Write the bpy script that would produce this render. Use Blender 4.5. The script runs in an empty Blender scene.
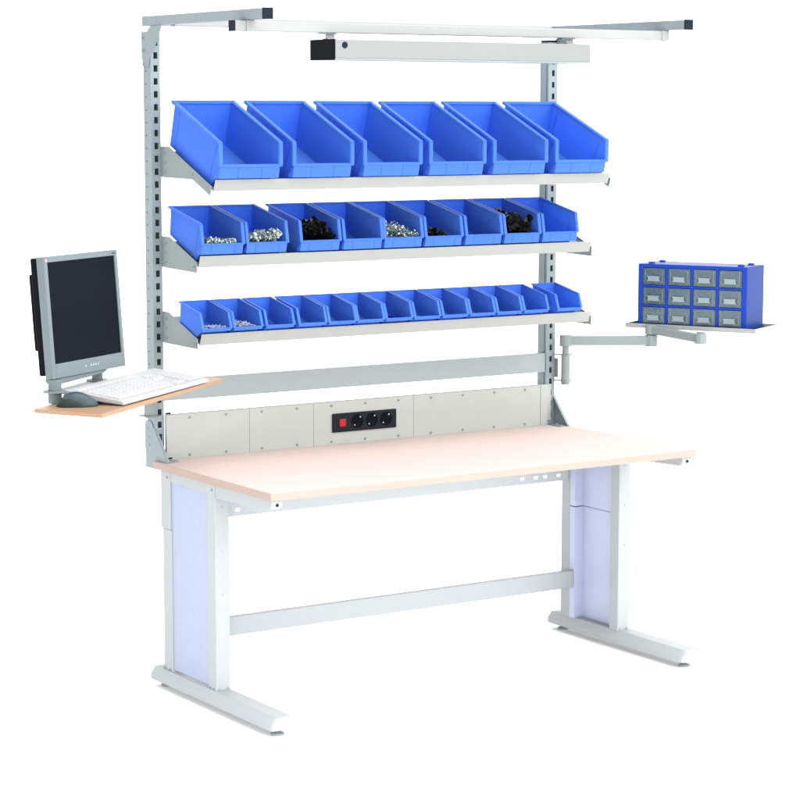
import bpy, bmesh, math, random
from mathutils import Vector, Matrix, Euler
random.seed(7)
S = bpy.context.scene
COL = S.collection

# ------------------------------------------------------------ camera, world, lamps, exposure
cam_data = bpy.data.cameras.new("camera")
cam = bpy.data.objects.new("camera", cam_data); COL.objects.link(cam); S.camera = cam
CY, CP, CR = -0.5808, -0.1260, 0.0012
def cam_rot(y, pt, r):
    f = Vector((math.sin(-y)*math.cos(pt), math.cos(y)*math.cos(pt), math.sin(pt)))
    rt = Vector((math.cos(y), math.sin(y), 0)); up = rt.cross(f)
    r2 = rt*math.cos(r)+up*math.sin(r); u2 = -rt*math.sin(r)+up*math.cos(r)
    m = Matrix((r2, u2, -f)).transposed().to_4x4()
    return m
cam.matrix_world = Matrix.Translation((-4.1165, -7.125, 2.291)) @ cam_rot(CY, CP, CR)
cam_data.sensor_width = 36.0; cam_data.lens = 2295.1/800*36.0
cam_data.clip_start = .1; cam_data.clip_end = 500

WLEFT, WFRONT = .38, 1.7
world = bpy.data.worlds.new("World"); S.world = world; world.use_nodes = True
bg = world.node_tree.nodes["Background"]
bg.inputs[1].default_value = 1.0
# a white studio all round: darker on the left (-X), brightest behind the camera (-Y)
_n, _l = world.node_tree.nodes, world.node_tree.links
_tc = _n.new('ShaderNodeTexCoord'); _sx = _n.new('ShaderNodeSeparateXYZ'); _l.new(_tc.outputs['Generated'], _sx.inputs[0])
def _mr(sock, a, b, c, d):
    m = _n.new('ShaderNodeMapRange'); m.interpolation_type = 'SMOOTHSTEP'
    for i, v in zip((1, 2, 3, 4), (a, b, c, d)): m.inputs[i].default_value = v
    _l.new(sock, m.inputs[0]); return m.outputs[0]
_mx = _n.new('ShaderNodeMath'); _mx.operation = 'MULTIPLY'
_l.new(_mr(_sx.outputs['X'], -.75, .15, WLEFT, 1.0), _mx.inputs[0]); _l.new(_mr(_sx.outputs['Y'], -.8, .2, WFRONT, 1.0), _mx.inputs[1])
_cb = _n.new('ShaderNodeCombineColor')
for i in range(3): _l.new(_mx.outputs[0], _cb.inputs[i])
_l.new(_cb.outputs[0], bg.inputs[0])
S.view_settings.view_transform = 'Standard'; S.view_settings.look = 'None'
S.view_settings.exposure = 1.5; S.view_settings.gamma = 1.0
S.render.resolution_x = 1024; S.render.resolution_y = 1024

def area(name, loc, target, size, power):
    d = bpy.data.lights.new(name, 'AREA'); d.energy = power; d.shape = 'SQUARE'; d.size = size
    o = bpy.data.objects.new(name, d); COL.objects.link(o); o.location = loc
    o.rotation_euler = (Vector(target)-Vector(loc)).to_track_quat('-Z', 'Y').to_euler(); return o
area("softbox_key", (2.5, -9.0, 4.5), (1.0, .6, 1.3), 4.0, 90)
area("softbox_top", (.6, -1.0, 6.0), (1.0, .3, 1.0), 3.5, 45)

fl = area("added_fill_low_left", (-3.6, .4, .75), (0, .55, .25), 1.4, 4.0); fl.data.spread = math.radians(80)  # added fill lamp, lightens the legs' left faces and the floor below
f2 = area('added_fill_low_front', (-2.3, -3.7, .30), (1.9, .6, .35), .5, 4.2); f2.data.spread = math.radians(60)  # added low lamp, brightens the right leg and thins shadows under the feet

# ------------------------------------------------------------ materials
K = 1.85
def lin(c): c /= 255.0; return c/12.92 if c <= .04045 else ((c+.055)/1.055)**2.4
def mat(name, rgb, rough=.5, spec=.25, metal=0., k=None, var=.02, scale=18, bump=.02, bscale=260, wood=None, alpha=1., coat=0., transl=0., blue=None):
    k = (K if k is None else k)*(1.57 if name != 'white_studio_floor' else 1)
    m = bpy.data.materials.new(name); m.use_nodes = True; nt = m.node_tree; n = nt.nodes; L = nt.links
    p = n["Principled BSDF"]
    c = [min(lin(v)/k, .95) for v in rgb]
    if blue: c[2] = blue
    tc = n.new('ShaderNodeTexCoord')
    nz = n.new('ShaderNodeTexNoise'); nz.inputs['Scale'].default_value = scale; nz.inputs['Detail'].default_value = 6
    L.new(tc.outputs['Object'], nz.inputs['Vector'])
    ramp = n.new('ShaderNodeValToRGB')
    ramp.color_ramp.elements[0].position = .3; ramp.color_ramp.elements[1].position = .7
    ramp.color_ramp.elements[0].color = (*[v*(1-var) for v in c], 1)
    ramp.color_ramp.elements[1].color = (*[min(v*(1+var), 1) for v in c], 1)
    if wood:
        mp = n.new('ShaderNodeMapping'); mp.inputs['Rotation'].default_value = (0, 0, wood[1]); mp.inputs['Scale'].default_value = (1.2, 22, 22)
        L.new(tc.outputs['Object'], mp.inputs['Vector']); L.new(mp.outputs[0], nz.inputs['Vector'])
        nz.inputs['Scale'].default_value = wood[0]; nz.inputs['Distortion'].default_value = .6
    L.new(nz.outputs['Fac'], ramp.inputs[0]); L.new(ramp.outputs[0], p.inputs['Base Color'])
    p.inputs['Roughness'].default_value = rough; p.inputs['Metallic'].default_value = metal
    p.inputs['Specular IOR Level'].default_value = spec*.7; p.inputs['Coat Weight'].default_value = coat
    if bump:
        nb = n.new('ShaderNodeTexNoise'); nb.inputs['Scale'].default_value = bscale; nb.inputs['Detail'].default_value = 2
        L.new(tc.outputs['Object'], nb.inputs['Vector'])
        b = n.new('ShaderNodeBump'); b.inputs['Strength'].default_value = bump; b.inputs['Distance'].default_value = .002
        L.new(nb.outputs['Fac'], b.inputs['Height']); L.new(b.outputs[0], p.inputs['Normal'])
    if transl:
        tb = n.new('ShaderNodeBsdfTranslucent'); mx = n.new('ShaderNodeMixShader'); mx.inputs[0].default_value = transl
        L.new(ramp.outputs[0], tb.inputs['Color']); out = n['Material Output']
        L.new(p.outputs[0], mx.inputs[1]); L.new(tb.outputs[0], mx.inputs[2]); L.new(mx.outputs[0], out.inputs['Surface'])
    if alpha < 1: p.inputs['Alpha'].default_value = alpha
    return m
M = dict(
    floor=mat('white_studio_floor', (252, 252, 252), .9, 0, k=1.0, var=.0, bump=0),
    post=mat('grey_blue_powder_coat', (183, 198, 203), .45, .12, k=1.72),
    postlight=mat('pale_grey_powder_coat', (200, 212, 216), .45, .3),
    rail=mat('grey_rail_coat', (194, 206, 206), .45, .15, k=1.6),
    panel=mat('grey_panel_coat', (214, 217, 212), .5, .10, var=.015, k=1.5),
    tray=mat('light_tray_coat', (222, 225, 221), .45, .12, var=.01, k=1.95),
    beam=mat('white_beam_coat', (238, 241, 240), .45, .15, var=.01, k=2.3),
    lamp=mat('white_lamp_coat', (230, 235, 233), .45, .15, var=.01, k=2.9),
    leg=mat('white_leg_coat', (238, 245, 248), .45, .08, var=.01, k=2.02),
    legshade=mat('leg_coat_shade_copy', (230, 238, 242), .45, .15, var=.01, k=1.45),  # leg coat copy, colour lightened to offset the shade under the tabletop
    sidepanel=mat('lavender_panel_coat', (202, 213, 240), .5, .1, var=.02, k=1.5),
    innerpanel=mat('lavender_coat_shade_copy', (200, 209, 236), .5, .1, var=.02, k=1.08),  # same lavender coat, colour lightened to offset shade inside the right leg
    top=mat('beech_laminate', (255, 233, 226), .6, 0, var=.02, wood=(3, 0), k=1.46),
    edge=mat('beech_edge', (242, 218, 204), .6, .04, var=.03, wood=(5, 0), k=1.96),
    plank=mat('beech_plank', (214, 172, 138), .45, .25, var=.10, wood=(6, math.radians(-39)), k=1.75),
    bin=mat('blue_polypropylene', (102, 160, 240), .42, .14, var=.03, scale=9, k=.98, transl=.54, blue=.70),
    bindark=mat('deep_blue_polypropylene', (66, 122, 240), .42, .12, var=.02, scale=9, k=1.45),
    cab=mat('royal_blue_plastic', (44, 80, 200), .45, .05, var=.03, k=1.4),
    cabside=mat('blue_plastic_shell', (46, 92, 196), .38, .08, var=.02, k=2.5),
    clear=mat('smoky_clear_plastic', (140, 168, 182), .18, .4, var=.14, scale=60, alpha=.50),
    clearfront=mat('clear_drawer_front', (110, 145, 160), .15, .5, var=.1, scale=40, alpha=.45),
    handle=mat('frosted_drawer_handle', (190, 212, 218), .3, .4, var=.04, alpha=.92),
    black=mat('black_plastic', (20, 24, 30), .5, .05),
    capblack=mat('black_end_cap', (40, 54, 66), .5, .06),
    dark=mat('dark_hole', (40, 62, 74), .7, .05),
    screen=mat('dark_lcd_screen', (20, 27, 38), .3, .03, bump=0, var=.03, scale=3),
    silver=mat('silver_bezel_plastic', (162, 180, 184), .4, .14, var=.01, k=2.2),
    zinc=mat('zinc_screw_painted_glints', (196, 210, 204), .3, .5, metal=.35, k=1.0, var=.2, scale=120),  # fine noise paints glints into the zinc colour
    zincdark=mat('zinc_thread_painted_glints', (120, 134, 130), .35, .4, metal=.4, k=.95, var=.4, scale=160),  # darker shaft colour with glints and dark reflections painted in
    plate=mat('charcoal_plate', (44, 50, 58), .5, .08),
    chrome=mat('chromed_steel', (215, 220, 220), .2, .6, metal=.7, k=1.1),
    blackbits=mat('black_rubber_fitting', (16, 16, 18), .35, .12),
    palebits=mat('white_plastic_fitting', (205, 214, 240), .5, .2),
    bluebits=mat('deep_blue_piece', (22, 44, 190), .5, .15),
    key=mat('off_white_key', (242, 242, 243), .55, .15, var=.01, k=1.72),
    kbody=mat('off_white_keyboard', (234, 235, 236), .55, .15, var=.01, k=1.80),
    mouse=mat('grey_blue_mouse_shell', (100, 126, 136), .3, .28, var=.02, k=2.8),
    mousedark=mat('dark_mouse_base', (70, 80, 76), .5, .15, k=2.2),
    red=mat('red_switch', (235, 30, 42), .35, .3),
    pink=mat('pink_badge', (232, 160, 190), .5, .2),
    mark=mat('white_print', (245, 250, 250), .5, .1),
    darkmark=mat('dark_print', (70, 95, 105), .5, .1),
    arm=mat('grey_arm_coat', (184, 198, 197), .45, .12, k=1.9),
)

# ------------------------------------------------------------ geometry helpers
def box(bm, x0, x1, y0, y1, z0, z1, mi=0):
    vs = [bm.verts.new((x, y, z)) for x in (x0, x1) for y in (y0, y1) for z in (z0, z1)]
    fs = []
    for f in ((0, 1, 3, 2), (4, 6, 7, 5), (0, 4, 5, 1), (2, 3, 7, 6), (0, 2, 6, 4), (1, 5, 7, 3)):
        g = bm.faces.new([vs[i] for i in f]); g.material_index = mi; fs.append(g)
    return fs
def prism(bm, poly, axis, a, b, mi=0):
    """extrude a 2-D polygon along an axis: axis 0 -> (y,z), 1 -> (x,z), 2 -> (x,y)"""
    def P(p, t):
        return {0: (t, p[0], p[1]), 1: (p[0], t, p[1]), 2: (p[0], p[1], t)}[axis]
    A = [bm.verts.new(P(p, a)) for p in poly]; B = [bm.verts.new(P(p, b)) for p in poly]
    fs = [bm.faces.new(A), bm.faces.new(B[::-1])]
    n = len(poly)
    for i in range(n): fs.append(bm.faces.new((A[i], B[i], B[(i+1) % n], A[(i+1) % n])))
    for f in fs: f.material_index = mi
def tube(bm, p, q, r, r2=None, seg=20, mi=0):
    p, q = Vector(p), Vector(q); r2 = r if r2 is None else r2
    d = (q-p).normalized(); a = d.orthogonal().normalized(); b = d.cross(a)
    A, B = [], []
    for i in range(seg):
        t = 2*math.pi*i/seg; o = a*math.cos(t)+b*math.sin(t)
        A.append(bm.verts.new(p+o*r)); B.append(bm.verts.new(q+o*r2))
    fs = [bm.faces.new(A[::-1]), bm.faces.new(B)]
    for i in range(seg): fs.append(bm.faces.new((A[i], A[(i+1) % seg], B[(i+1) % seg], B[i])))
    for f in fs: f.material_index = mi
def bar(bm, p, q, w, h, up=(0, 0, 1), mi=0):
    """rectangular bar from p to q"""
    p, q = Vector(p), Vector(q); d = (q-p).normalized(); s = d.cross(Vector(up)).normalized(); u = s.cross(d)
    c = [(-w/2, -h/2), (w/2, -h/2), (w/2, h/2), (-w/2, h/2)]
    A = [bm.verts.new(p+s*x+u*y) for x, y in c]; B = [bm.verts.new(q+s*x+u*y) for x, y in c]
    fs = [bm.faces.new(A[::-1]), bm.faces.new(B)]
    for i in range(4): fs.append(bm.faces.new((A[i], A[(i+1) % 4], B[(i+1) % 4], B[i])))
    for f in fs: f.material_index = mi
def B(): return bmesh.new()
def empty(name, M4):
    o = bpy.data.objects.new(name, None); COL.objects.link(o); o.empty_display_size = .05
    o.matrix_world = M4; o['_'] = 0; del o['_']; WM[o.name] = M4.copy(); return o
WM = {}
def obj(name, bm, mats, parent=None, bevel=.0, smooth=False, local=False, seg=2):
    """link ONE mesh object; vertices are given in world space (or the parent's space when local)"""
    bmesh.ops.recalc_face_normals(bm, faces=bm.faces)
    me = bpy.data.meshes.new(name)
    P = WM[parent.name] if parent is not None else Matrix()
    if parent is None or local: T = P
    else: T = P
    if parent is None and not local:
        c = Vector((sum(v.co.x for v in bm.verts), sum(v.co.y for v in bm.verts), 0))/max(1, len(bm.verts))
        c.z = min(v.co.z for v in bm.verts); T = Matrix.Translation(c)
    if not local: bm.transform(T.inverted())
    bm.to_mesh(me); bm.free()
    for m in (mats if isinstance(mats, (list, tuple)) else [mats]): me.materials.append(M[m])
    o = bpy.data.objects.new(name, me); COL.objects.link(o)
    if parent is not None: o.parent = parent; WM[o.name] = P.copy()
    else: o.matrix_world = T; WM[o.name] = T.copy()
    if smooth:
        for f in me.polygons: f.use_smooth = True
    if bevel:
        b = o.modifiers.new('bevel', 'BEVEL'); b.width = bevel; b.segments = seg; b.limit_method = 'ANGLE'; b.angle_limit = math.radians(35)
        b.harden_normals = False
    return o
def tag(o, label, cat, group=None, kind=None):
    o['label'] = label; o['category'] = cat
    if group: o['group'] = group
    if kind: o['kind'] = kind
def copy_tree(o, parent=None):
    c = o.copy(); COL.objects.link(c); c.parent = parent
    for ch in list(o.children): copy_tree(ch, c)
    return c

# ------------------------------------------------------------ setting
bm = B(); box(bm, -60, 60, -60, 60, -.05, 0)
g = obj('floor', bm, 'floor'); g['kind'] = 'structure'; g['label'] = 'plain white studio floor'

# ------------------------------------------------------------ workbench
WX = 2.011; WD = .929; H = .907
wb = empty('workbench', Matrix.Translation((WX/2, .5, 0)))
tag(wb, 'white framed assembly workbench with beech top, tall slotted uprights and overhead frame', 'workbench')

bm = B(); box(bm, 0, WX, 0, WD, .8795, H)
top = obj('tabletop', bm, 'top', wb, .0025)
bm = B(); box(bm, -.0015, WX+.0015, -.0025, 0, .8785, H-.0015); box(bm, -.0025, 0, 0, WD, .8785, H-.0015)
box(bm, WX, WX+.0025, 0, WD, .8785, H-.0015)
obj('edge_band', bm, 'edge', top, .0006)

def leg_frame(x0, x1, fy, ry, fx0, fx1, fY0, fY1, side):
    """side -1: left, +1: right; x0..x1 the columns' width, fy/ry front and rear column ranges"""
    xo = x0 if side < 0 else x1
    bm = B(); box(bm, x0+.002, x1-.002, fy[1], ry[0], .838, .8785)
    root = obj('leg_frame', bm, 'leg', wb, .002)
    for (a, b), rear in ((fy, False), (ry, True)):
        bm = B()
        if rear:
            if side > 0: box(bm, x0, x1, a, b-.006, .073, .8785)
            else: box(bm, x0, x1, a, b, .648, .8785); box(bm, x0+.002, x1-.002, a-.004, b-.010, .073, .648)
        else:
            box(bm, x0, x1, a, b, .073, .8785)
        c = obj('column', bm, 'leg', root, .004, seg=3)
        for (zz, yy) in ((.855, a+.022), (.083, a+.018), (.083, b-.018)):
            bm = B(); s = -1 if side < 0 else 1
            tube(bm, (xo+s*.0002, yy, zz), (xo+s*.003, yy, zz), .0055, .0045, 12)
            tube(bm, (xo+s*.003, yy, zz), (xo+s*.0034, yy, zz), .0025, .0025, 6, mi=1)
            # screws belong to the frame, not to a grandchild
            obj('screw', bm, ['rail', 'dark'], root)
        if not rear:
            for zz in (.79, .62, .45):
                bm = B(); tube(bm, (x0+.03, a+.0015, zz), (x0+.03, a-.0012, zz), .0035, .003, 10)
                obj('screw', bm, ['rail'], root)
            for xx in (x0+.012, x1-.012):
                bm = B(); tube(bm, (xx, a+.002, .083), (xx, a-.003, .083), .0055, .0045, 12)
                obj('screw', bm, ['rail'], root)
    # side panel between the columns
    bm = B()
    if side < 0:
        box(bm, x0+.008, x0+.012, fy[1]-.001, ry[0]+.001, .086, .838)
        obj('side_panel', bm, 'sidepanel', root, .001)
    else:
        for z0, z1 in ((.075, .570), (.5735, .870)):
            box(bm, x1-.014, x1-.010, fy[1]-.001, ry[0]+.001, z0, z1)
            box(bm, x1-.062, x1-.014, ry[0]-.034, ry[0]-.030, z0, z1)      # folded rear cable duct
            box(bm, x1-.062, x1-.058, ry[0]-.030, ry[0]-.001, z0, z1)
        box(bm, x1-.0098, x1-.0080, fy[1], ry[0], .560, .585)
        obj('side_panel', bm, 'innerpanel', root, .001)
    # foot bar with sloping shoulders and a rounded nose
    cx = (fx0+fx1)/2
    bm = B()
    prof = [(fx0, .022), (fx1, .022), (fx1-.002, .045), (cx+.034, .073), (cx-.034, .073), (fx0+.002, .045)]
    stations = [(fY0-.030, .88), (fY0-.024, .94), (fY0-.010, .98), (fY0+.04, 1), (fY1-.04, 1), (fY1-.015, .96), (fY1-.004, .85), (fY1, .70)]
    rings = []
    for yy, s in stations:
        rings.append([bm.verts.new((cx+(px-cx)*s, yy, .028+(pz-.022)*(.35+.65*s))) for px, pz in prof])
    for a, b in zip(rings, rings[1:]):
        for i in range(6): bm.faces.new((a[i], a[(i+1) % 6], b[(i+1) % 6], b[i]))
    bm.faces.new(rings[0]); bm.faces.new(rings[-1][::-1])
    obj('foot_bar', bm, 'leg', root, .004, seg=3)
    for yy in (fY0+.022, fY1-.055):
        bm = B(); tube(bm, (cx, yy, 0), (cx, yy, .007), .026, .024, 24); tube(bm, (cx, yy, .007), (cx, yy, .012), .024, .010, 24)
        tube(bm, (cx, yy, .010), (cx, yy, .030), .007, .007, 12)
        obj('levelling_foot', bm, 'rail', root, smooth=False)
    # tapered support arm under the tabletop
    ax0, ax1 = (x0+.002, x0+.05) if side < 0 else (x1-.05, x1-.002)
    bm = B()
    prism(bm, [(fy[0], .8785), (fy[0], .826), (.06, .838), (.035, .839), (.018, .845), (.010, .858), (.010, .8785)], 0, ax0, ax1)
    arm = obj('support_arm', bm, 'leg', root, .003, seg=3)
    bm = B(); xm = (ax0+ax1)/2; tube(bm, (xm, .0145, .861), (xm, .007, .859), .0065, .0055, 14)
    obj('bolt', bm, 'dark', root)
    return root
leg_frame(.006, .068, (.435, .500), (.800, .880), -.022, .092, 0, .95, -1)
leg_frame(1.940, 2.001, (.405, .465), (.745, .815), 1.922, 2.040, -.008, .895, 1)
bm = B(); box(bm, .069, 1.938, .712, .742, .213, .289); obj('stretcher', bm, 'leg', wb, .003)
bm = B()   # rear apron with a row of oval holes at both ends
za, zb = .684, .8785
hs = [.285, 1.69, 1.762, 1.812, 1.884]; xs = [.069]
for h in hs: xs += [h-.010, h+.010]
xs.append(1.938)
box(bm, .069, 1.938, .757, .760, za, .7035); box(bm, .069, 1.938, .757, .760, .7145, zb)
for i in range(0, len(xs), 2): box(bm, xs[i], xs[i+1], .757, .760, .7035, .7145)
box(bm, .069, 1.938, .7605, .790, za, za+.003)
obj('apron_rail', bm, 'legshade', wb)

# uprights
Z0 = .9975
def upright(x0, x1, side):
    yf, yb = .945, 1.008; zb, zt = .872, 2.580
    bm = B(); t = .0025
    sx0, sx1 = (x0+.013, x0+.030) if side < 0 else (x0+.018, x0+.032)
    box(bm, x0, sx0, yf, yf+t, zb, zt); box(bm, sx1, x1, yf, yf+t, zb, zt)
    zs = [zb]
    for k in range(-2, 32): zs += [Z0+.05*k-.0125, Z0+.05*k+.0125]
    zs.append(zt)
    for i in range(0, len(zs), 2): box(bm, sx0, sx1, yf, yf+t, zs[i], zs[i+1])
    xo = x0 if side < 0 else x1; xi = x1 if side < 0 else x0
    so = 1 if side < 0 else -1
    box(bm, min(xo, xo+so*t), max(xo, xo+so*t), yf+t, yb, zb, zt)            # closed outer wall
    box(bm, x0+t, x1-t, yb-t, yb, zb, zt)                                       # back
    a, b = sorted((xi, xi-so*t)); 
    box(bm, a, b, yf+t, yf+.011, zb, zt); box(bm, a, b, yf+.017, yb, zb, zt)   # inner wall, open groove
    for k in range(-2, 32, 1):
        z = Z0+.05*k-.01
        tube(bm, (xo-so*.0002, yf+.041, z), (xo-so*.0006, yf+.041, z), .0032, .0032, 8, mi=1)
    u = obj('upright', bm, ['post', 'dark'], wb)
    bm = B(); box(bm, x0+.002, x1-.002, yf+.004, yb-.002, zt+.0005, zt+.009); obj('end_cap', bm, 'capblack', u, .001)
    # head bracket
    xa, xb = sorted((xo-so*.001, xo-so*.0045))
    bm = B()
    prism(bm, [(.938, 2.610), (.845, 2.610), (.855, 2.592), (.880, 2.555), (.905, 2.530), (.930, 2.510), (.950, 2.482), (.956, 2.455),
               (1.000, 2.455), (1.008, 2.481), (1.013, 2.492), (1.013, 2.590), (.965, 2.590)], 0, xa, xb)
    obj('head_bracket', bm, 'post', u, .0006)
    for z in (2.567, 2.517, 2.462):
        bm = B(); tube(bm, (xa if side < 0 else xb, .992, z), ((xa-.004) if side < 0 else xb+.004, .992, z), .0065, .0055, 12)
        tube(bm, ((xa-.004) if side < 0 else xb+.004, .992, z), ((xa-.0044) if side < 0 else xb+.0044, .992, z), .003, .003, 6, mi=1)
        obj('bolt', bm, ['post', 'dark'], u)
    # foot bracket
    bm = B()
    prism(bm, [(1.024, 1.045), (1.015, 1.060), (.972, 1.060), (.838, .9105), (.838, .908), (.932, .908), (.932, .872), (1.020, .872), (1.018, .93), (1.024, .95)], 0, xa, xb)
    xc, xd = (xb, xb+.010) if side < 0 else (xa-.010, xa)
    n = Vector((0, -.134, -.1495))
    bar(bm, ((xc+xd)/2, .970, 1.058), ((xc+xd)/2, .838, .911), .010, .002, up=(0, -.75, .66))
    xc, xd = (xb, xb+.062) if side < 0 else (xa-.050, xa)
    prism(bm, [(xc, .838), (xd, .858), (xd, .885), (xc, .925)], 2, .9078, .9108)
    obj('foot_bracket', bm, 'post', u, .0005)
    for y, z in ((.985, .965), (.985, .995), (.995, 1.03)):
        bm = B(); tube(bm, (xa if side < 0 else xb, y, z), ((xa-.003) if side < 0 else xb+.003, y, z), .005, .004, 12)
        obj('bolt', bm, 'post', u)
    return u
upright(.018, .059, -1)
upright(1.9515, 1.999, 1)

bm = B(); box(bm, .0595, 1.951, .950, .980, 1.140, 1.2235); obj('cross_rail', bm, 'rail', wb, .002)

# back panels (plates of a cable duct)
bm = B(); box(bm, .0600, 1.949, .9335, .9425, .8900, 1.088)
bp = obj('back_duct', bm, 'rail', wb, .001)
for a, b in ((.0602, .4385), (.4395, .7425), (.7435, 1.2385), (1.2395, 1.9105)):
    bm = B(); box(bm, a, b, .9295, .9330, .8900, 1.0855); obj('cover_plate', bm, 'panel', bp, .0007)
bm = B(); box(bm, 1.9125, 1.949, .9295, .9332, .8900, 1.087); obj('cover_plate', bm, 'panel', bp, .0007)
bm = B(); box(bm, 1.9495, 1.976, .9395, .9435, .925, 1.087); obj('cover_plate', bm, 'panel', bp, .0007)
for i in range(11):
    x = .165+.1661*i
    for z in (1.070, .9195):
        bm = B(); tube(bm, (x, .9292, z), (x, .9262, z), .0062, .0050, 14); tube(bm, (x, .9262, z), (x, .9259, z), .0022, .0022, 6, mi=1)
        obj('screw', bm, ['rail', 'dark'], bp)
for z in (1.0882, .9085):
    bm = B(); box(bm, .064, .084, .9265 if z < 1 else .934, .9292 if z < 1 else .943, z, z+.006); obj('duct_clip', bm, 'dark', bp)
# socket strip
bm = B(); box(bm, .831, 1.147, .9205, .9290, .957, 1.036)
sp = obj('socket_strip', bm, 'plate', wb, .004, seg=3)
bm = B(); box(bm, .862, .893, .9165, .9200, .980, 1.012); obj('switch', bm, 'red', sp, .0015)
for x in (.951, 1.022, 1.093):
    bm = B(); z = .999
    seg = 28; ro, ri = .029, .0245
    # raised ring with a recessed well
    for (r0, y0, r1, y1) in ((ro, .9203, ro, .9188), (ro, .9188, ri, .9188), (ri, .9188, ri, .9202)):
        va = [bm.verts.new((x+r0*math.cos(2*math.pi*i/seg), y0, z+r0*math.sin(2*math.pi*i/seg))) for i in range(seg)]
        vb = [bm.verts.new((x+r1*math.cos(2*math.pi*i/seg), y1, z+r1*math.sin(2*math.pi*i/seg))) for i in range(seg)]
        for i in range(seg): bm.faces.new((va[i], va[(i+1) % seg], vb[(i+1) % seg], vb[i]))
    bm.faces.new(vb)
    for dx in (-.0095, .0095): tube(bm, (x+dx, .9201, z), (x+dx, .9196, z), .003, .003, 10, mi=1)
    for s in (-1, 1):
        a = math.radians(50) if s > 0 else math.radians(230)
        cx_, cz_ = x+.0215*math.cos(a), z+.0215*math.sin(a)
        tube(bm, (cx_, .9201, cz_), (cx_, .9178, cz_), .0042, .003, 10, mi=2)
    obj('socket', bm, ['black', 'blackbits', 'chrome'], sp)

# overhead frame
for x0, x1, nm in ((.017, .057, 0), (1.972, 2.012, 1)):
    bm = B(); box(bm, x0, x1, .070, 1.0155, 2.6115, 2.6495)
    b_ = obj('overhead_arm', bm, 'post', wb, .003)
    bm = B(); box(bm, x0-.0015, x1+.0015, .062, .0698, 2.6100, 2.6510); obj('end_cap', bm, 'capblack', b_, .002)
    for yy in (.98, .90):
        bm = B(); s = x0 if nm == 0 else x1; d_ = -.0025 if nm == 0 else .0025
        tube(bm, (s, yy, 2.631), (s+d_, yy, 2.631), .005, .004, 12); obj('bolt', bm, 'rail', b_)
    bm = B(); tube(bm, ((x0+x1)/2, .79, 2.611), ((x0+x1)/2, .79, 2.604), .010, .008, 12); obj('bolt', bm, 'post', b_)
bm = B(); box(bm, .0575, 1.9715, .947, .984, 2.6125, 2.6485); obj('rear_crossbeam', bm, 'beam', wb, .003)
bm = B(); box(bm, -.0275, 1.9850, .188, .231, 2.5710, 2.6075); fb = obj('front_crossbeam', bm, 'beam', wb, .003)
bm = B(); box(bm, -.0315, -.0277, .1865, .2325, 2.5695, 2.6090); obj('end_cap', bm, 'capblack', fb, .0015)
bm = B(); box(bm, 1.9852, 1.9890, .1865, .2325, 2.5695, 2.6090); obj('end_cap', bm, 'post', fb, .0015)
for xa, xb in ((.018, .050), (1.955, 1.990)):
    bm = B(); box(bm, xa, xb, .1845, .1878, 2.5705, 2.611); box(bm, xa, xb, .2315, .2345, 2.5705, 2.611)
    box(bm, xa, xb, .1845, .2345, 2.6080, 2.6112); obj('clamp', bm, 'tray', fb, .001)

# shelves: a tilted tray with upstand between two brackets
def lerp(a, b, t): return a+(b-a)*t
def shelf(x0, x1, fr, bk, poly, label):
    """fr / bk: (y,z) of the tray's front and back edge; poly: bracket outline in (y,z)"""
    bm = B(); fy, fz = fr; by, bz = bk
    d = Vector((by-fy, bz-fz)).normalized(); n = Vector((-d.y, d.x))
    t = .0022
    P = lambda u, v: (fy+d.x*u+n.x*v, fz+d.y*u+n.y*v)
    L_ = math.hypot(by-fy, bz-fz)
    up = .036
    prism(bm, [P(-.012, -.010), P(L_-.012, -.010), P(L_-.012, -.010-t), P(-.012, -.010-t)], 0, x0+.001, x1-.001)
    prism(bm, [P(-.012-t, -.0122), P(-.012, -.0122), P(-.012, up), P(-.012-t, up)], 0, x0, x1)
    pass
    tr = obj('shelf_tray', bm, 'tray', wb, .0008); tr['label'] = label
    for xa, s in ((.0525, 1), (1.9615, -1)):
        bm = B()
        prism(bm, poly, 0, min(xa, xa-s*.0025), max(xa, xa-s*.0025))
        # hook flange reaching the upright
        zb_, zt_ = poly[-1][1], poly[0][1]
        yb_ = poly[0][0]
        prism(bm, [(xa-s*.0024, yb_-.002), (xa+s*.0045, .9435), (xa+s*.0075, .9435), (xa-s*.0002, yb_-.003)], 2, zb_+.0005, zt_-.0005)
        k = obj('bracket', bm, 'arm', tr, .0006)
        for (yy, zz) in ((poly[0][0]-.012, poly[0][1]-.026), (poly[0][0]-.012, (zb_+zt_)/2-.002), (poly[0][0]-.012, zb_+.022), poly_bolt(poly)):
            bm = B(); o_ = xa-s*.0025
            tube(bm, (o_, yy, zz), (o_-s*.0032, yy, zz), .0058, .0045, 12); tube(bm, (o_-s*.0032, yy, zz), (o_-s*.0036, yy, zz), .0022, .0022, 6, mi=1)
            obj('bolt', bm, ['arm', 'dark'], tr)
    return tr
def poly_bolt(poly):
    if len(poly) == 7: return (.665, 2.043)
    return (poly[2][0]+.018, (poly[2][1]+poly[3][1])/2+.002)
SX0, SX1 = .0615, 1.951
shelf(SX0, SX1, (.535, 1.999), (.870, 2.142),
      [(.901, 2.146), (.862, 2.146), (.633, 2.050), (.519, 2.002), (.532, 1.966), (.673, 2.024), (.904, 2.026)], 'topmost tilted shelf tray')
shelf(SX0-.003, SX1, (.655, 1.704), (.872, 1.792),
      [(.903, 1.796), (.866, 1.796), (.644, 1.709), (.643, 1.668), (.906, 1.674)], 'middle tilted shelf tray')
shelf(SX0-.001, SX1, (.653, 1.404), (.885, 1.496),
      [(.905, 1.500), (.881, 1.500), (.642, 1.413), (.641, 1.374), (.908, 1.376)], 'lowest tilted shelf tray')

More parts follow.
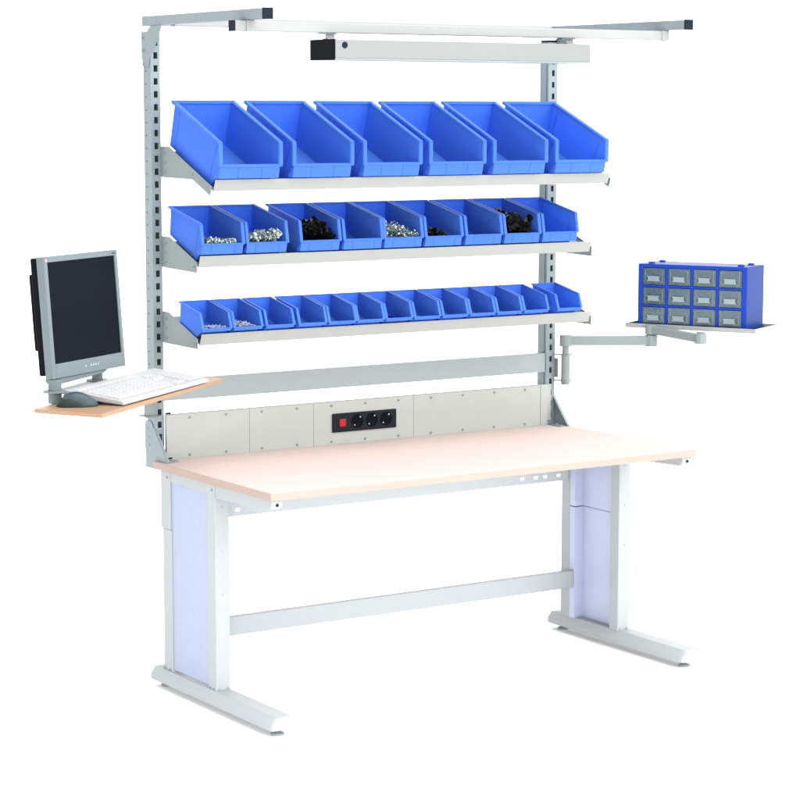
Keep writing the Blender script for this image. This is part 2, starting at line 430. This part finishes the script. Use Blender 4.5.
# ------------------------------------------------------------ overhead lamp
lp = empty('overhead_lamp', Matrix.Translation((.94, .2, 2.47)))
tag(lp, 'long white box lamp with black left end cap hanging under the front crossbeam', 'lamp')
bm = B(); box(bm, .3535, 1.5365, .120, .288, 2.4765, 2.5455); obj('housing', bm, 'lamp', lp, .002)
bm = B(); box(bm, .352, 1.538, .119, .289, 2.4715, 2.4763); obj('bottom_rim', bm, 'rail', lp, .001)
bm = B(); box(bm, .3465, .3518, .1185, .2895, 2.4705, 2.5468); obj('end_cap', bm, 'black', lp, .0015)
bm = B(); tube(bm, (.394, .1198, 2.525), (.394, .1185, 2.525), .0125, .0120, 24); obj('pull_switch_hole', bm, 'dark', lp)
for xh, sgn in ((.385, -1), (1.497, 1)):
    bm = B(); box(bm, xh-.020, xh+.020, .190, .230, 2.5455, 2.551); box(bm, xh-.018, xh+.018, .206, .212, 2.551, 2.566)
    box(bm, xh-.045, xh+.022, .196, .224, 2.566, 2.5702)
    obj('hanger', bm, 'rail', lp, .001)

# ------------------------------------------------------------ bins
def make_bin(name, prof, w, taper, rim, ribs, hold):
    """prof: (y,z) of rim back, bottom back, bottom front, front lip, rim front corner; x from 0 to w"""
    BT, BB, FB, LP, RF = prof
    root = empty(name, Matrix.Translation((0, FB[0], FB[1])))
    zmin, zmax = FB[1], BT[1]
    th = .003
    def xin(p):   # inset of the side wall: narrower towards the bottom, measured square to the base
        d = Vector((BB[0]-FB[0], BB[1]-FB[1])).normalized(); n = Vector((-d.y, d.x))
        v = (p[0]-FB[0])*n.x+(p[1]-FB[1])*n.y
        vm = (RF[0]-FB[0])*n.x+(RF[1]-FB[1])*n.y
        return rim+taper*(1-max(0, min(1, v/vm)))
    pts = [BT, BB, FB, LP, RF]
    bm = B()
    Lv = [bm.verts.new((xin(p), p[0], p[1])) for p in pts]
    Rv = [bm.verts.new((w-xin(p), p[0], p[1])) for p in pts]
    bm.faces.new(Lv); bm.faces.new(Rv[::-1])
    bm.faces.new((Lv[0], Rv[0], Rv[1], Lv[1])); bm.faces.new((Lv[1], Rv[1], Rv[2], Lv[2])); bm.faces.new((Lv[2], Rv[2], Rv[3], Lv[3]))
    bmesh.ops.recalc_face_normals(bm, faces=bm.faces)
    body = obj(name+'_body' if False else 'body', bm, 'bin', root)
    so = body.modifiers.new('wall', 'SOLIDIFY'); so.thickness = th; so.offset = -1
    be = body.modifiers.new('bevel', 'BEVEL'); be.width = .0022; be.segments = 2; be.limit_method = 'ANGLE'; be.angle_limit = math.radians(30)
    # rolled rim running round the opening
    bm = B()
    def sec(p, q, out, wv=rim+th*1.5, hv=rim*1.25):
        bar(bm, p, q, wv, hv, up=out)
    L3 = lambda p, dx: Vector((dx, p[0], p[1]))
    o = rim*.55
    h = rim*1.05
    # side runs: back corner -> front corner, front corner -> lip
    for xc in (o, w-o):
        a, b, c = L3(BT, xc), L3(RF, xc), L3(LP, xc)
        bar(bm, a+(a-b).normalized()*rim*.3, b+(b-a).normalized()*h*.30, rim*1.1+th, h*.85)
        xi_ = rim+th*.8 if xc < w/2 else w-rim-th*.8
        bar(bm, L3(BT, xi_)+Vector((0, 0, .0012)), L3(RF, xi_)+Vector((0, 0, .0012)), .0035, .0035); bar(bm, L3(RF, xi_)+Vector((0, -.0012, 0)), L3(LP, xi_)+Vector((0, -.0012, 0)), .0035, .0035, up=(0, -1, 0))
        bar(bm, b+Vector((0, 0, 0)), c-(b-c).normalized()*.001, rim+th, h*.9, up=(0, -1, 0))
    a, b = L3(BT, 0), L3(BT, w)
    bar(bm, a, b, h, h*.98, up=(0, 0, 1))
    a, b = L3(LP, .0004), L3(LP, w-.0004)
    bar(bm, a, b, h*.75, h*.7, up=(0, -.3, 1))
    obj('rim', bm, 'bin', root, rim*.16)
    # front label holder: a shallow box below the lip, divided by fine ribs
    bm = B()
    hz = (LP[1]-FB[1])*hold; ky_ = LP[0]+hz*.22
    tt = hz/(LP[1]-FB[1]); wy = LP[0]+(FB[0]-LP[0])*tt
    prism(bm, [(LP[0]-.0012, LP[1]-.002), (ky_, LP[1]-hz), (wy+.0008, LP[1]-hz), (LP[0]+.004, LP[1]-.002)], 0, rim*.55, w-rim*.75)
    for t in ribs:
        x = w*t
        bar(bm, (x, LP[0]-.0006, LP[1]-.006), (x, ky_-.0006, LP[1]-hz+.001), .0030, .0024, up=(0, -1, .2))
    obj('label_holder', bm, 'bin', root, .0005)
    # outer stiffening ribs on the side walls
    if ribs:
        for s in (0, 1):
            for k, u0_ in ((.12, .08), (.93, .12)):
                bm = B()
                tp = (lerp(BT[0], RF[0], k), lerp(BT[1], RF[1], k)); bt = (lerp(BB[0], FB[0], k), lerp(BB[1], FB[1], k))
                A_ = Vector((xin(tp) if s == 0 else w-xin(tp), tp[0], tp[1])); C_ = Vector((xin(bt) if s == 0 else w-xin(bt), bt[0], bt[1]))
                bar(bm, lerp(A_, C_, u0_), lerp(A_, C_, .97), .006, .0022, up=(1, 0, 0))
                obj('side_rib', bm, 'bin', root, .0006)
    return root
ORD = ['first', 'second', 'third', 'fourth', 'fifth', 'sixth', 'seventh', 'eighth', 'ninth', 'tenth', 'eleventh', 'twelfth', 'thirteenth']
def row(proto, xs, labels, group, cat='bin'):
    base = proto.location.copy()
    for i, (x, lb) in enumerate(zip(xs, labels)):
        o = proto if i == 0 else copy_tree(proto)
        o.location = (x, base.y, base.z)
        tag(o, lb, cat, group)
big = make_bin('large_storage_bin', [(.842, 2.318), (.895, 2.150), (.563, 2.006), (.474, 2.079), (.473, 2.163)], .276, .003, .013, (.32, .69), .66)
bx = [.056, .377, .697, 1.007, 1.318, 1.633]
row(big, bx, ['large empty blue bin at the left end of the top shelf, above the left bracket',
              'large empty blue bin, second from the left on the top shelf',
              'large empty blue bin, third from the left on the top shelf',
              'large empty blue bin, fourth from the left on the top shelf',
              'large empty blue bin, fifth from the left on the top shelf',
              'large empty blue bin at the right end of the top shelf'],
    'large blue bins on the top shelf')
mid = make_bin('medium_storage_bin', [(.877, 1.911), (.892, 1.803), (.679, 1.7145), (.611, 1.777), (.625, 1.855)], .190, .003, .009, (.24, .79), .62)
mx = [.054, .250, .492, .691, .884, 1.081, 1.281, 1.478, 1.676]
row(mid, mx, ['medium blue bin of small zinc screws at the middle shelf left end',
              'medium blue bin of round-headed bolts, second on the middle shelf',
              'medium blue bin heaped with black fittings just right of the gap on the middle shelf',
              'medium empty blue bin, fourth from the left on the middle shelf',
              'medium blue bin holding a pile of long silver screws near the middle shelf centre',
              'medium blue bin with a low patch of black fittings, sixth on the middle shelf',
              'medium empty blue bin, seventh on the middle shelf, between two bins of black fittings',
              'medium blue bin with chunky black fittings, last but one on the middle shelf',
              'medium empty blue bin at the right end of the middle shelf'],
    'medium blue bins on the middle shelf')
small = make_bin('small_storage_bin', [(.790, 1.547), (.800, 1.465), (.672, 1.4165), (.603, 1.454), (.624, 1.512)], .132, .003, .006, (), .30)
sx = [.049, .187, .331, .479, .617, .751, .887, 1.024, 1.163, 1.300, 1.438, 1.576, 1.752]
sl = ['small blue bin with a few pale fittings at the left end of the lowest shelf',
      'small blue bin with a pale heap inside, second from the left on the lowest shelf',
      'small empty blue bin, third from the left on the lowest shelf',
      'small empty blue bin, fourth from the left on the lowest shelf',
      'small empty blue bin, fifth from the left on the lowest shelf',
      'small empty blue bin, sixth from the left on the lowest shelf',
      'small blue bin with dark blue pieces at its bottom, middle of the lowest shelf',
      'small empty blue bin, sixth from the right on the lowest shelf',
      'small empty blue bin, fifth from the right on the lowest shelf',
      'small empty blue bin, fourth from the right on the lowest shelf',
      'small empty blue bin, third from the right on the lowest shelf',
      'small empty blue bin, second from the right on the lowest shelf',
      'small empty blue bin standing apart at the lowest shelf right end']
row(small, sx, sl, 'small blue bins on the lowest shelf')

# contents
def heap(name, matn, x0, x1, lipy, lipz, depth, hfun, n, item, label, cat, core):
    bm = B()
    # solid core following the bin's floor
    prism(bm, core, 0, x0, x1)
    for i in range(n):
        x = random.uniform(x0+.006, x1-.006); t = random.random()
        y = lipy+.006+t*depth
        z = lipz+hfun((x-x0)/(x1-x0), t)*random.uniform(.25, 1.05)
        item(bm, Vector((x, y, z)), min(x-x0, x1-x)*.9+.002)
    o = obj(name, bm, [matn, 'zincdark'] if matn == 'zinc' else matn); tag(o, label, cat, kind='stuff'); return o
def rnd(): return Vector((random.uniform(-1, 1), random.uniform(-1, 1), random.uniform(-.6, .6))).normalized()
def screw(l, r, hr):
    def f(bm, p, room):
        d = rnd(); L_ = l*random.uniform(.7, 1)
        if abs(d.x)*L_/2 > room: d.x *= .2; d.normalize()
        a, b = p-d*L_/2, p+d*L_/2
        tube(bm, a, b, r, r*.8, 6, mi=1); tube(bm, b, b+d*hr*.5, hr, hr*.7, 8)
    return f
def chunk(s):
    def f(bm, p, room):
        d = rnd(); L_ = min(s*random.uniform(.6, 1.2), max(room*1.5, .012)); bar(bm, p-d*L_/2, p+d*L_/2, s*random.uniform(.35, .7), s*random.uniform(.3, .6), up=rnd().orthogonal())
    return f
mcore = lambda dz=0: [(.621, 1.775), (.674, 1.719), (.765, 1.757), (.745, 1.778+dz)]
heap('screw_heap', 'zinc', mx[0]+.021, mx[0]+.168, .611, 1.776, .12, lambda a, t: .022*(1-.5*t)*(1.25-.7*a), 420, screw(.019, .0019, .0040),
     'heap of small zinc screws in the leftmost medium bin', 'screws', mcore())
heap('bolt_heap', 'zinc', mx[1]+.021, mx[1]+.168, .611, 1.780, .12, lambda a, t: .040*(1-.3*t)*(.75+.35*a), 190, screw(.032, .0027, .0072),
     'heap of larger round-headed zinc bolts in the second medium bin', 'bolts', mcore(.006))
heap('fitting_heap', 'blackbits', mx[2]+.021, mx[2]+.168, .611, 1.782, .12, lambda a, t: .085*math.sin(math.pi*min(1, (a*.75+.22)))*(1-.25*t)*(1.0-.25*a), 330, chunk(.024),
     'high heap of glossy black fittings in the third medium bin', 'fittings', mcore(.01))
heap('screw_heap', 'zinc', mx[4]+.021, mx[4]+.165, .611, 1.776, .11, lambda a, t: .075*(1-a)**.7*(1-.2*t), 130, screw(.044, .0022, .0050),
     'loose pile of long silver screws leaning left in the fifth medium bin', 'screws', mcore())
heap('fitting_heap', 'blackbits', mx[5]+.021, mx[5]+.120, .611, 1.776, .12, lambda a, t: .040*(1-a*.8), 120, chunk(.022),
     'low patch of black fittings in the left half of the sixth medium bin', 'fittings', mcore())
heap('fitting_heap', 'blackbits', mx[7]+.024, mx[7]+.160, .611, 1.782, .12, lambda a, t: .075*(.75+.3*math.sin(7*a)), 110, chunk(.040),
     'heap of chunky black fittings in the last but one medium bin', 'fittings', mcore(.01))
score = [(.612, 1.450), (.672, 1.420), (.735, 1.444), (.720, 1.452)]
heap('fitting_heap', 'palebits', sx[0]+.014, sx[0]+.118, .603, 1.450, .09, lambda a, t: .012*(1-.3*t), 90, chunk(.010),
     'thin layer of pale fittings in the leftmost small bin', 'fittings', score)
heap('fitting_heap', 'palebits', sx[1]+.014, sx[1]+.118, .603, 1.452, .09, lambda a, t: .020*math.sin(math.pi*min(1, a+.15)), 110, chunk(.010),
     'low mound of pale fittings in the second small bin', 'fittings', score)
heap('fitting_heap', 'bluebits', sx[6]+.014, sx[6]+.118, .603, 1.450, .09, lambda a, t: .022*(1-a), 90, chunk(.012),  # deep blue chunks drawn for a dark triangle at the bin's bottom
     'dark blue pieces at the bottom of the seventh small bin', 'fittings', score)

# ------------------------------------------------------------ swivel arm with tray
E1 = Vector((2.334, .687, 1.281)); PX = Vector((2.017, .890, 0)); E2 = Vector((2.366, .392, 1.318))
sa = empty('swivel_tray', Matrix.Translation((PX.x, PX.y, 1.08)))
tag(sa, 'jointed grey swivel arm with a shallow tray reaching right from the right upright', 'swivel arm')
bm = B(); tube(bm, (PX.x, PX.y, 1.093), (PX.x, PX.y, 1.222), .0195, seg=28); tube(bm, (PX.x, PX.y, 1.087), (PX.x, PX.y, 1.093), .017, .0195, seg=28)
tube(bm, (PX.x, PX.y, 1.222), (PX.x, PX.y, 1.262), .0145, seg=24)
obj('pivot_tube', bm, 'arm', sa, .0015)
bm = B()
for z in (1.101, 1.216): prism(bm, [(1.995, .9425), (1.985, .93), (2.005, .868), (2.052, .876), (2.052, .902), (2.020, .918), (2.010, .9425)], 2, z, z+.004)
box(bm, 1.999, 2.003, .925, .965, 1.115, 1.20)
obj('mounting_bracket', bm, 'arm', sa, .0008)
def arm_link(p, q, w, h, parent, ext=.024):
    bm = B(); p, q = Vector(p), Vector(q); d = (q-p).normalized()
    bar(bm, p+d*.01, q-d*.01, w, h)
    for c, s in ((p, 1), (q, 1)):
        tube(bm, c-Vector((0, 0, h*.62)), c+Vector((0, 0, h*.62)), ext, ext, 10)
    return obj('arm_link', bm, 'arm', parent, .003)
a1 = Vector((PX.x, PX.y, 1.281))
arm_link(a1, E1, .036, .040, sa, .028)
bm = B(); tube(bm, E1, E1+Vector((0, 0, .055)), .0135, seg=20); obj('joint_pin', bm, 'arm', sa)
arm_link(Vector((E1.x, E1.y, 1.330)), Vector((E2.x, E2.y, 1.312)), .038, .034, sa, .028)
bm = B(); tube(bm, (E2.x, E2.y, 1.325), (E2.x, E2.y, 1.341), .018, seg=20); obj('joint_pin', bm, 'arm', sa)
# tray (rotated): front edge runs F->G
F = Vector((2.337, .786, 0)); G = Vector((2.570, .332, 0)); eu = (G-F).normalized(); ev = Vector((-eu.y, eu.x, 0))
TR = Matrix(((eu.x, ev.x, 0, F.x), (eu.y, ev.y, 0, F.y), (0, 0, 1, 1.351), (0, 0, 0, 1)))
W_ = (G-F).length
def put(bm, T): bm.transform(T); return bm
t0, t1, u0, u1 = -.040, W_+.055, -.040, .238
bm = B(); box(bm, t0, t1, u0, u1, -.0145, -.0115)
put(bm, TR); tr = obj('tray', bm, 'black', sa)
bm = B()
r0, r1 = -.0175, .002
box(bm, t0-.002, t1+.002, u0-.002, u0+.001, r0, r1); box(bm, t0-.002, t1+.002, u1, u1+.003, r0, r1)
box(bm, t0-.002, t0+.001, u0+.0012, u1, r0, r1); box(bm, t1-.001, t1+.002, u0+.0012, u1, r0, r1)
put(bm, TR); obj('tray_rim', bm, 'tray', tr, .001)
bm = B(); box(bm, t0+.003, t0+.022, u0+.003, u1-.003, -.0112, -.0062); box(bm, t1-.022, t1-.003, u0+.003, u1-.003, -.0112, -.0062)
put(bm, TR); obj('tray_lining', bm, 'black', tr)

# ------------------------------------------------------------ drawer cabinet
dc = empty('drawer_cabinet', TR @ Matrix.Translation((W_/2, .1, -.011)))
tag(dc, 'blue plastic cabinet with twelve small clear drawers on the tray', 'drawer cabinet')
Hc = .275; Dc = .206; zb0 = -.011
bm = B()
fr = .022; cw = (W_-2*fr-3*.012)/4; ch = (Hc-.010-.016-2*.010)/3
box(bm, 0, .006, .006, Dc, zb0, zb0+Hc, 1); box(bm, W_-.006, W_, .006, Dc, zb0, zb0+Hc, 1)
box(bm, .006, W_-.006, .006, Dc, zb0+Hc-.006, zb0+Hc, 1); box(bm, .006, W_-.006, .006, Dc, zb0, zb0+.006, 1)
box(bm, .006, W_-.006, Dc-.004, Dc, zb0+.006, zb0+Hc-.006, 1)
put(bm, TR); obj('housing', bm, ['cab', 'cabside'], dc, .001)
bm = B()
xs_ = [0, fr]; 
for i in range(4): xs_ += [xs_[-1]+cw, xs_[-1]+cw+.012]
zs_ = [zb0, zb0+.010]
for i in range(3): zs_ += [zs_[-1]+ch, zs_[-1]+ch+.010]
xs_[-1] = W_; zs_[-1] = zb0+Hc
cols = [(xs_[2*i+1], xs_[2*i+2]) for i in range(4)]; rows = [(zs_[2*i+1], zs_[2*i+2]) for i in range(3)]
box(bm, 0, cols[0][0], 0, .0058, zb0, zb0+Hc); box(bm, cols[3][1], W_, 0, .0058, zb0, zb0+Hc)
for i in range(3): box(bm, cols[i][1], cols[i+1][0], 0, .0058, zb0, zb0+Hc)
for (a, b) in cols:
    zz = zb0
    for (c, d) in rows: box(bm, a, b, .0008, .0058, zz, c); zz = d
    box(bm, a, b, .0008, .0058, zz, zb0+Hc)
# inner partitions
for i in range(3): box(bm, cols[i][1]+.004, cols[i+1][0]-.004, .006, Dc-.005, zb0+.007, zb0+Hc-.007)
for i in range(2): box(bm, .007, W_-.007, .006, Dc-.005, rows[i][1]+.005, rows[i+1][0]-.005)
put(bm, TR); obj('front_frame', bm, 'cab', dc, .0012)
for a, b in ((.045, .045), (.045, .165), (W_-.045, .045), (W_-.045, .165)):
    bm = B(); tube(bm, (a, b, zb0+Hc), (a, b, zb0+Hc+.008), .016, .013, 20); put(bm, TR); obj('stacking_stud', bm, 'cab', dc, .001)

for r, (z0, z1) in enumerate(rows):
    for c, (xa, xb) in enumerate(cols):
        bm = B(); e = .002
        w_, h_ = xb-xa-2*e, z1-z0-2*e
        # drawer box, open at the top
        box(bm, 0, w_, .001, .0035, 0, h_)
        box(bm, 0, .002, .0035, .165, 0, h_*.85); box(bm, w_-.002, w_, .0035, .165, 0, h_*.85)
        box(bm, .002, w_-.002, .163, .165, 0, h_*.85); box(bm, .002, w_-.002, .0035, .163, 0, .002)
        for k in range(1, 6): box(bm, w_*k/6-.0007, w_*k/6+.0007, .0036, .030, .0022, h_*.6)
        T = TR @ Matrix.Translation((xa+e, 0, z0+e)); bm.transform(T)
        d = obj('drawer', bm, 'clear', dc)
        if (r, c) in ((2, 0), (0, 0)):
            bm = B()
            for q_ in range(16):
                p_ = Vector((random.uniform(.2, .8)*w_, random.uniform(.008, .05), random.uniform(.006, h_*.72))); dd = rnd()*.006
                tube(bm, p_-dd, p_+dd, .0022, seg=6); tube(bm, p_+dd, p_+dd*1.3, .005, seg=8)
            bm.transform(T); hp = obj('screw_heap', bm, 'zinc')
            tag(hp, {(2, 0): 'few bright screws inside the top left clear drawer', (0, 0): 'few bright screws inside the bottom left clear drawer'}[(r, c)], 'screws', kind='stuff')
        # frosted flared grip with label rail
        bm = B()
        prism(bm, [(w_*.20, h_*.20), (w_*.80, h_*.20), (w_*.74, h_*.30), (w_*.74, h_*.44), (w_*.80, h_*.52), (w_*.20, h_*.52), (w_*.26, h_*.44), (w_*.26, h_*.30)], 1, -.010, -.0005)
        bm.transform(T); obj('grip', bm, 'handle', d, .0008)
        bm = B()
        box(bm, w_*.10, w_*.115, -.0008, .0008, h_*.14, h_*.9); box(bm, w_*.885, w_*.90, -.0008, .0008, h_*.14, h_*.9)
        box(bm, w_*.12, w_*.88, -.0008, .0008, h_*.12, h_*.14)
        bm.transform(T); obj('label_rail', bm, 'handle', d)

# ------------------------------------------------------------ swivel shelf (keyboard platform)
A_, B_, C_ = Vector((-.851, .160, 0)), Vector((-.712, -.087, 0)), Vector((.144, .608, 0)); D_ = A_+C_-B_
ss = empty('swivel_shelf', Matrix.Translation((-.023, .9, 1.07)))
tag(ss, 'long beech board on a swivel mount left of the left upright', 'swivel shelf')
bm = B(); prism(bm, [(p.x, p.y) for p in (A_, B_, C_, D_)], 2, 1.2455, 1.2600)
obj('board', bm, 'plank', ss, .0012)
bm = B(); tube(bm, (-.020, .905, 1.085), (-.020, .905, 1.222), .026, seg=28); obj('pivot_tube', bm, 'arm', ss, .002)
bm = B()
for z in (1.090, 1.175): prism(bm, [(.017, .944), (-.05, .955), (-.058, .93), (-.045, .87), (.005, .868), (.020, .90)], 2, z, z+.004)
box(bm, .0115, .0155, .915, .985, 1.10, 1.17)
obj('mounting_bracket', bm, 'arm', ss, .0008)
bm = B(); bar(bm, (-.020, .905, 1.231), (-.15, .58, 1.231), .04, .020); bar(bm, (-.15, .58, 1.2405), (-.60, .215, 1.2405), .05, .007); obj('arm_link', bm, 'arm', ss, .001)

# ------------------------------------------------------------ monitor
yaw, tilt = .566, .074
r_ = Vector((math.cos(yaw), math.sin(yaw), 0)); nb = Vector((math.sin(yaw), -math.cos(yaw), 0))
u_ = Vector((0, 0, 1))*math.cos(tilt)-nb*math.sin(tilt); n_ = r_.cross(u_)
MC = Vector((-.543, .390, 1.577))
MT = Matrix(((r_.x, u_.x, n_.x, MC.x), (r_.y, u_.y, n_.y, MC.y), (r_.z, u_.z, n_.z, MC.z), (0, 0, 0, 1)))  # local x right, y up, z to the viewer
mo = empty('monitor', Matrix.Translation((-.62, .35, 1.262)))
tag(mo, 'silver flat-panel monitor with black back and blank dark screen on the beech board', 'monitor')
w2, h2 = .2245, .179
L0, R0, T0, B0 = -w2-.0225, w2+.0195, h2+.021, -h2-.052
bm = B()
box(bm, L0, -w2, B0, T0, -.028, .004); box(bm, w2, R0, B0, T0, -.028, .004)
box(bm, -w2, w2, h2, T0, -.028, .004); box(bm, -w2, w2, B0, -h2, -.028, .004)
bm.transform(MT); obj('bezel', bm, 'silver', mo, .0025, seg=3)
bm = B(); box(bm, -w2+.0005, w2-.0005, -h2+.0005, h2-.0005, -.010, -.001); bm.transform(MT); obj('screen', bm, 'screen', mo)
bm = B()
box(bm, L0+.003, R0-.003, B0+.012, T0-.003, -.056, -.0282)
prism(bm, [(L0+.02, T0-.06), (L0+.02, B0+.10), (R0-.02, B0+.10), (R0-.02, T0-.06)], 2, -.078, -.0562)
bm.transform(MT); obj('back_shell', bm, 'black', mo, .006, seg=3)
bm = B()   # curved skirt under the bezel
prism(bm, [(L0+.010, B0), (L0+.022, B0-.016), (L0+.05, B0-.022), (.10, B0-.012), (.13, B0)], 2, -.040, -.002)
bm.transform(MT); obj('chin', bm, 'silver', mo, .003)
bm = B()
for i, k in enumerate((0, 1, 1.75, 2.5, 3.25, 4.0)):
    if i == 1: continue
    x = -.035+k*.021
    prism(bm, [(x, B0+.024), (x+.010, B0+.024), (x+.005, B0+.032)], 2, .0041, .0052)
bm.transform(MT); obj('button_marks', bm, 'mark', mo)
bm = B(); tube(bm, (L0+.012, T0-.013, .0041), (L0+.012, T0-.013, .005), .0085, seg=20); tube(bm, (L0+.012, T0-.013, .0051), (L0+.012, T0-.013, .0055), .004, seg=14, mi=1)
bm.transform(MT); obj('badge', bm, ['pink', 'mark'], mo)
bm = B()
for k, wd in ((0, .003), (.0045, .003), (.009, .003), (.014, .008)): box(bm, R0-.038+k, R0-.038+k+wd, T0-.014, T0-.010, .0041, .0048)
bm.transform(MT); obj('type_marks', bm, 'darkmark', mo)
# two-post stand
p1 = Vector((-.728, .255, 0)); p2 = Vector((-.450, .490, 0))
for p, zt, rr in ((p1, 1.345, .024), (p2, 1.345, .020)):
    bm = B(); tube(bm, (p.x, p.y, 1.2605), (p.x, p.y, zt), rr, seg=24); tube(bm, (p.x, p.y, 1.300), (p.x, p.y, 1.306), .043, .040, seg=28)
    obj('stand_post', bm, 'silver', mo, .001)
bm = B(); bar(bm, (p1.x, p1.y, 1.297), (p2.x, p2.y, 1.297), .05, .008); obj('stand_plate', bm, 'silver', mo, .001)

# ------------------------------------------------------------ keyboard
k0 = Vector((-.555, .057, 0)); k1 = Vector((.005, .490, 0)); k2 = Vector((-.084, .710, 0)); k3 = Vector((-.681, .243, 0))
kx = (k1-k0).normalized(); ky = Vector((-kx.y, kx.x, 0)); KL = .735; KD = .232
KM = Matrix(((kx.x, ky.x, 0, k0.x-.006), (kx.y, ky.y, 0, k0.y-.004), (0, 0, 1, 1.262), (0, 0, 0, 1)))
kb = empty('keyboard', KM)
tag(kb, 'off-white full size computer keyboard lying on the beech board in front of the monitor', 'keyboard')
sl_ = (.046-.016)/KD
bm = B()
prism(bm, [(0, .001), (KD, .024), (KD, .046), (KD-.012, .0465), (.006, .0165), (0, .012)], 0, 0, KL)
bm.transform(KM); obj('case', bm, 'kbody', kb, .003, seg=3)
def keys(x0, x1, y0, y1, nx, ny, stag=0, top=None):
    bm = B(); pw, pd = (x1-x0)/nx, (y1-y0)/ny
    for j in range(ny):
        for i in range(nx):
            xa = x0+i*pw+.0008; xb = x0+(i+1)*pw-.0008
            ya = y0+j*pd+.0008; yb = y0+(j+1)*pd-.0008
            za_, zb_ = .0165+sl_*ya, .0165+sl_*yb
            if stag and j == 0 and 3 <= i <= 8:
                if i > 3: continue
                xb = x0+9*pw-.0008
            s = .003
            lo = [bm.verts.new(v) for v in ((xa, ya, za_), (xb, ya, za_), (xb, yb, zb_), (xa, yb, zb_))]
            hi = [bm.verts.new(v) for v in ((xa+s, ya+s, za_+.0060), (xb-s, ya+s, za_+.0060), (xb-s, yb-s, zb_+.0055), (xa+s, yb-s, zb_+.0055))]
            bm.faces.new(hi); bm.faces.new(lo[::-1])
            for q in range(4): bm.faces.new((lo[q], lo[(q+1) % 4], hi[(q+1) % 4], hi[q]))
    bm.transform(KM); return bm
obj('letter_keys', keys(.018, .475, .022, .168, 15, 5, 1), 'key', kb, .0008)
obj('function_keys', keys(.018, .475, .182, .206, 13, 1), 'key', kb, .0008)
obj('cursor_keys', keys(.492, .580, .022, .052, 3, 1), 'key', kb, .0008)
obj('edit_keys', keys(.492, .580, .110, .168, 3, 2), 'key', kb, .0008)
obj('number_keys', keys(.597, .717, .022, .168, 4, 5), 'key', kb, .0008)

# ------------------------------------------------------------ mouse
ms_c = Vector((-.692, .150, 1.2605))
ma = math.radians(-22)
ML = Matrix.Translation(ms_c) @ Matrix.Rotation(ma, 4, 'Z')
mm = empty('computer_mouse', ML)
tag(mm, 'grey-blue computer mouse at the left end of the beech board', 'mouse')
def shell(nm, mname, prof, W2, side):
    """prof(t) -> height at t in 0..1 along the length; rounded cross-section"""
    bm = B(); nu, nv = 44, 18; grid = []; L_ = .150
    for i in range(nu+1):
        t = i/nu
        end = max(0., 1-abs(2*t-1)**3.2)**.5
        rowv = []
        for j in range(nv+1):
            th = math.pi*j/nv
            rowv.append(bm.verts.new(((t-.5)*L_, -math.cos(th)*W2*end*side(t), .0005+abs(math.sin(th))**.7*prof(t))))
        grid.append(rowv)
    for i in range(nu):
        for j in range(nv): bm.faces.new((grid[i][j], grid[i+1][j], grid[i+1][j+1], grid[i][j+1]))
    bmesh.ops.remove_doubles(bm, verts=bm.verts, dist=.0002)
    bm.transform(ML); return obj(nm, bm, mname, mm, smooth=True)
def hump(t): return .050*max(0., math.sin(math.pi*min(1, max(0, (t-.02)/.98))**.85))**.62
shell('shell', 'mouse', lambda t: hump(t) if t > .16 else hump(.16)*(t/.16)*.8, .040, lambda t: .94+.06*math.sin(math.pi*t))
shell('side_grip', 'mousedark', lambda t: .030*max(0., math.sin(math.pi*min(1., t/.62)))**.6+.006*(1-abs(2*t-1)**6), .0480, lambda t: 1.0)
bm = B(); tube(bm, (-.045, 0, .036), (-.045, .0001, .036), .001)
bm.free()
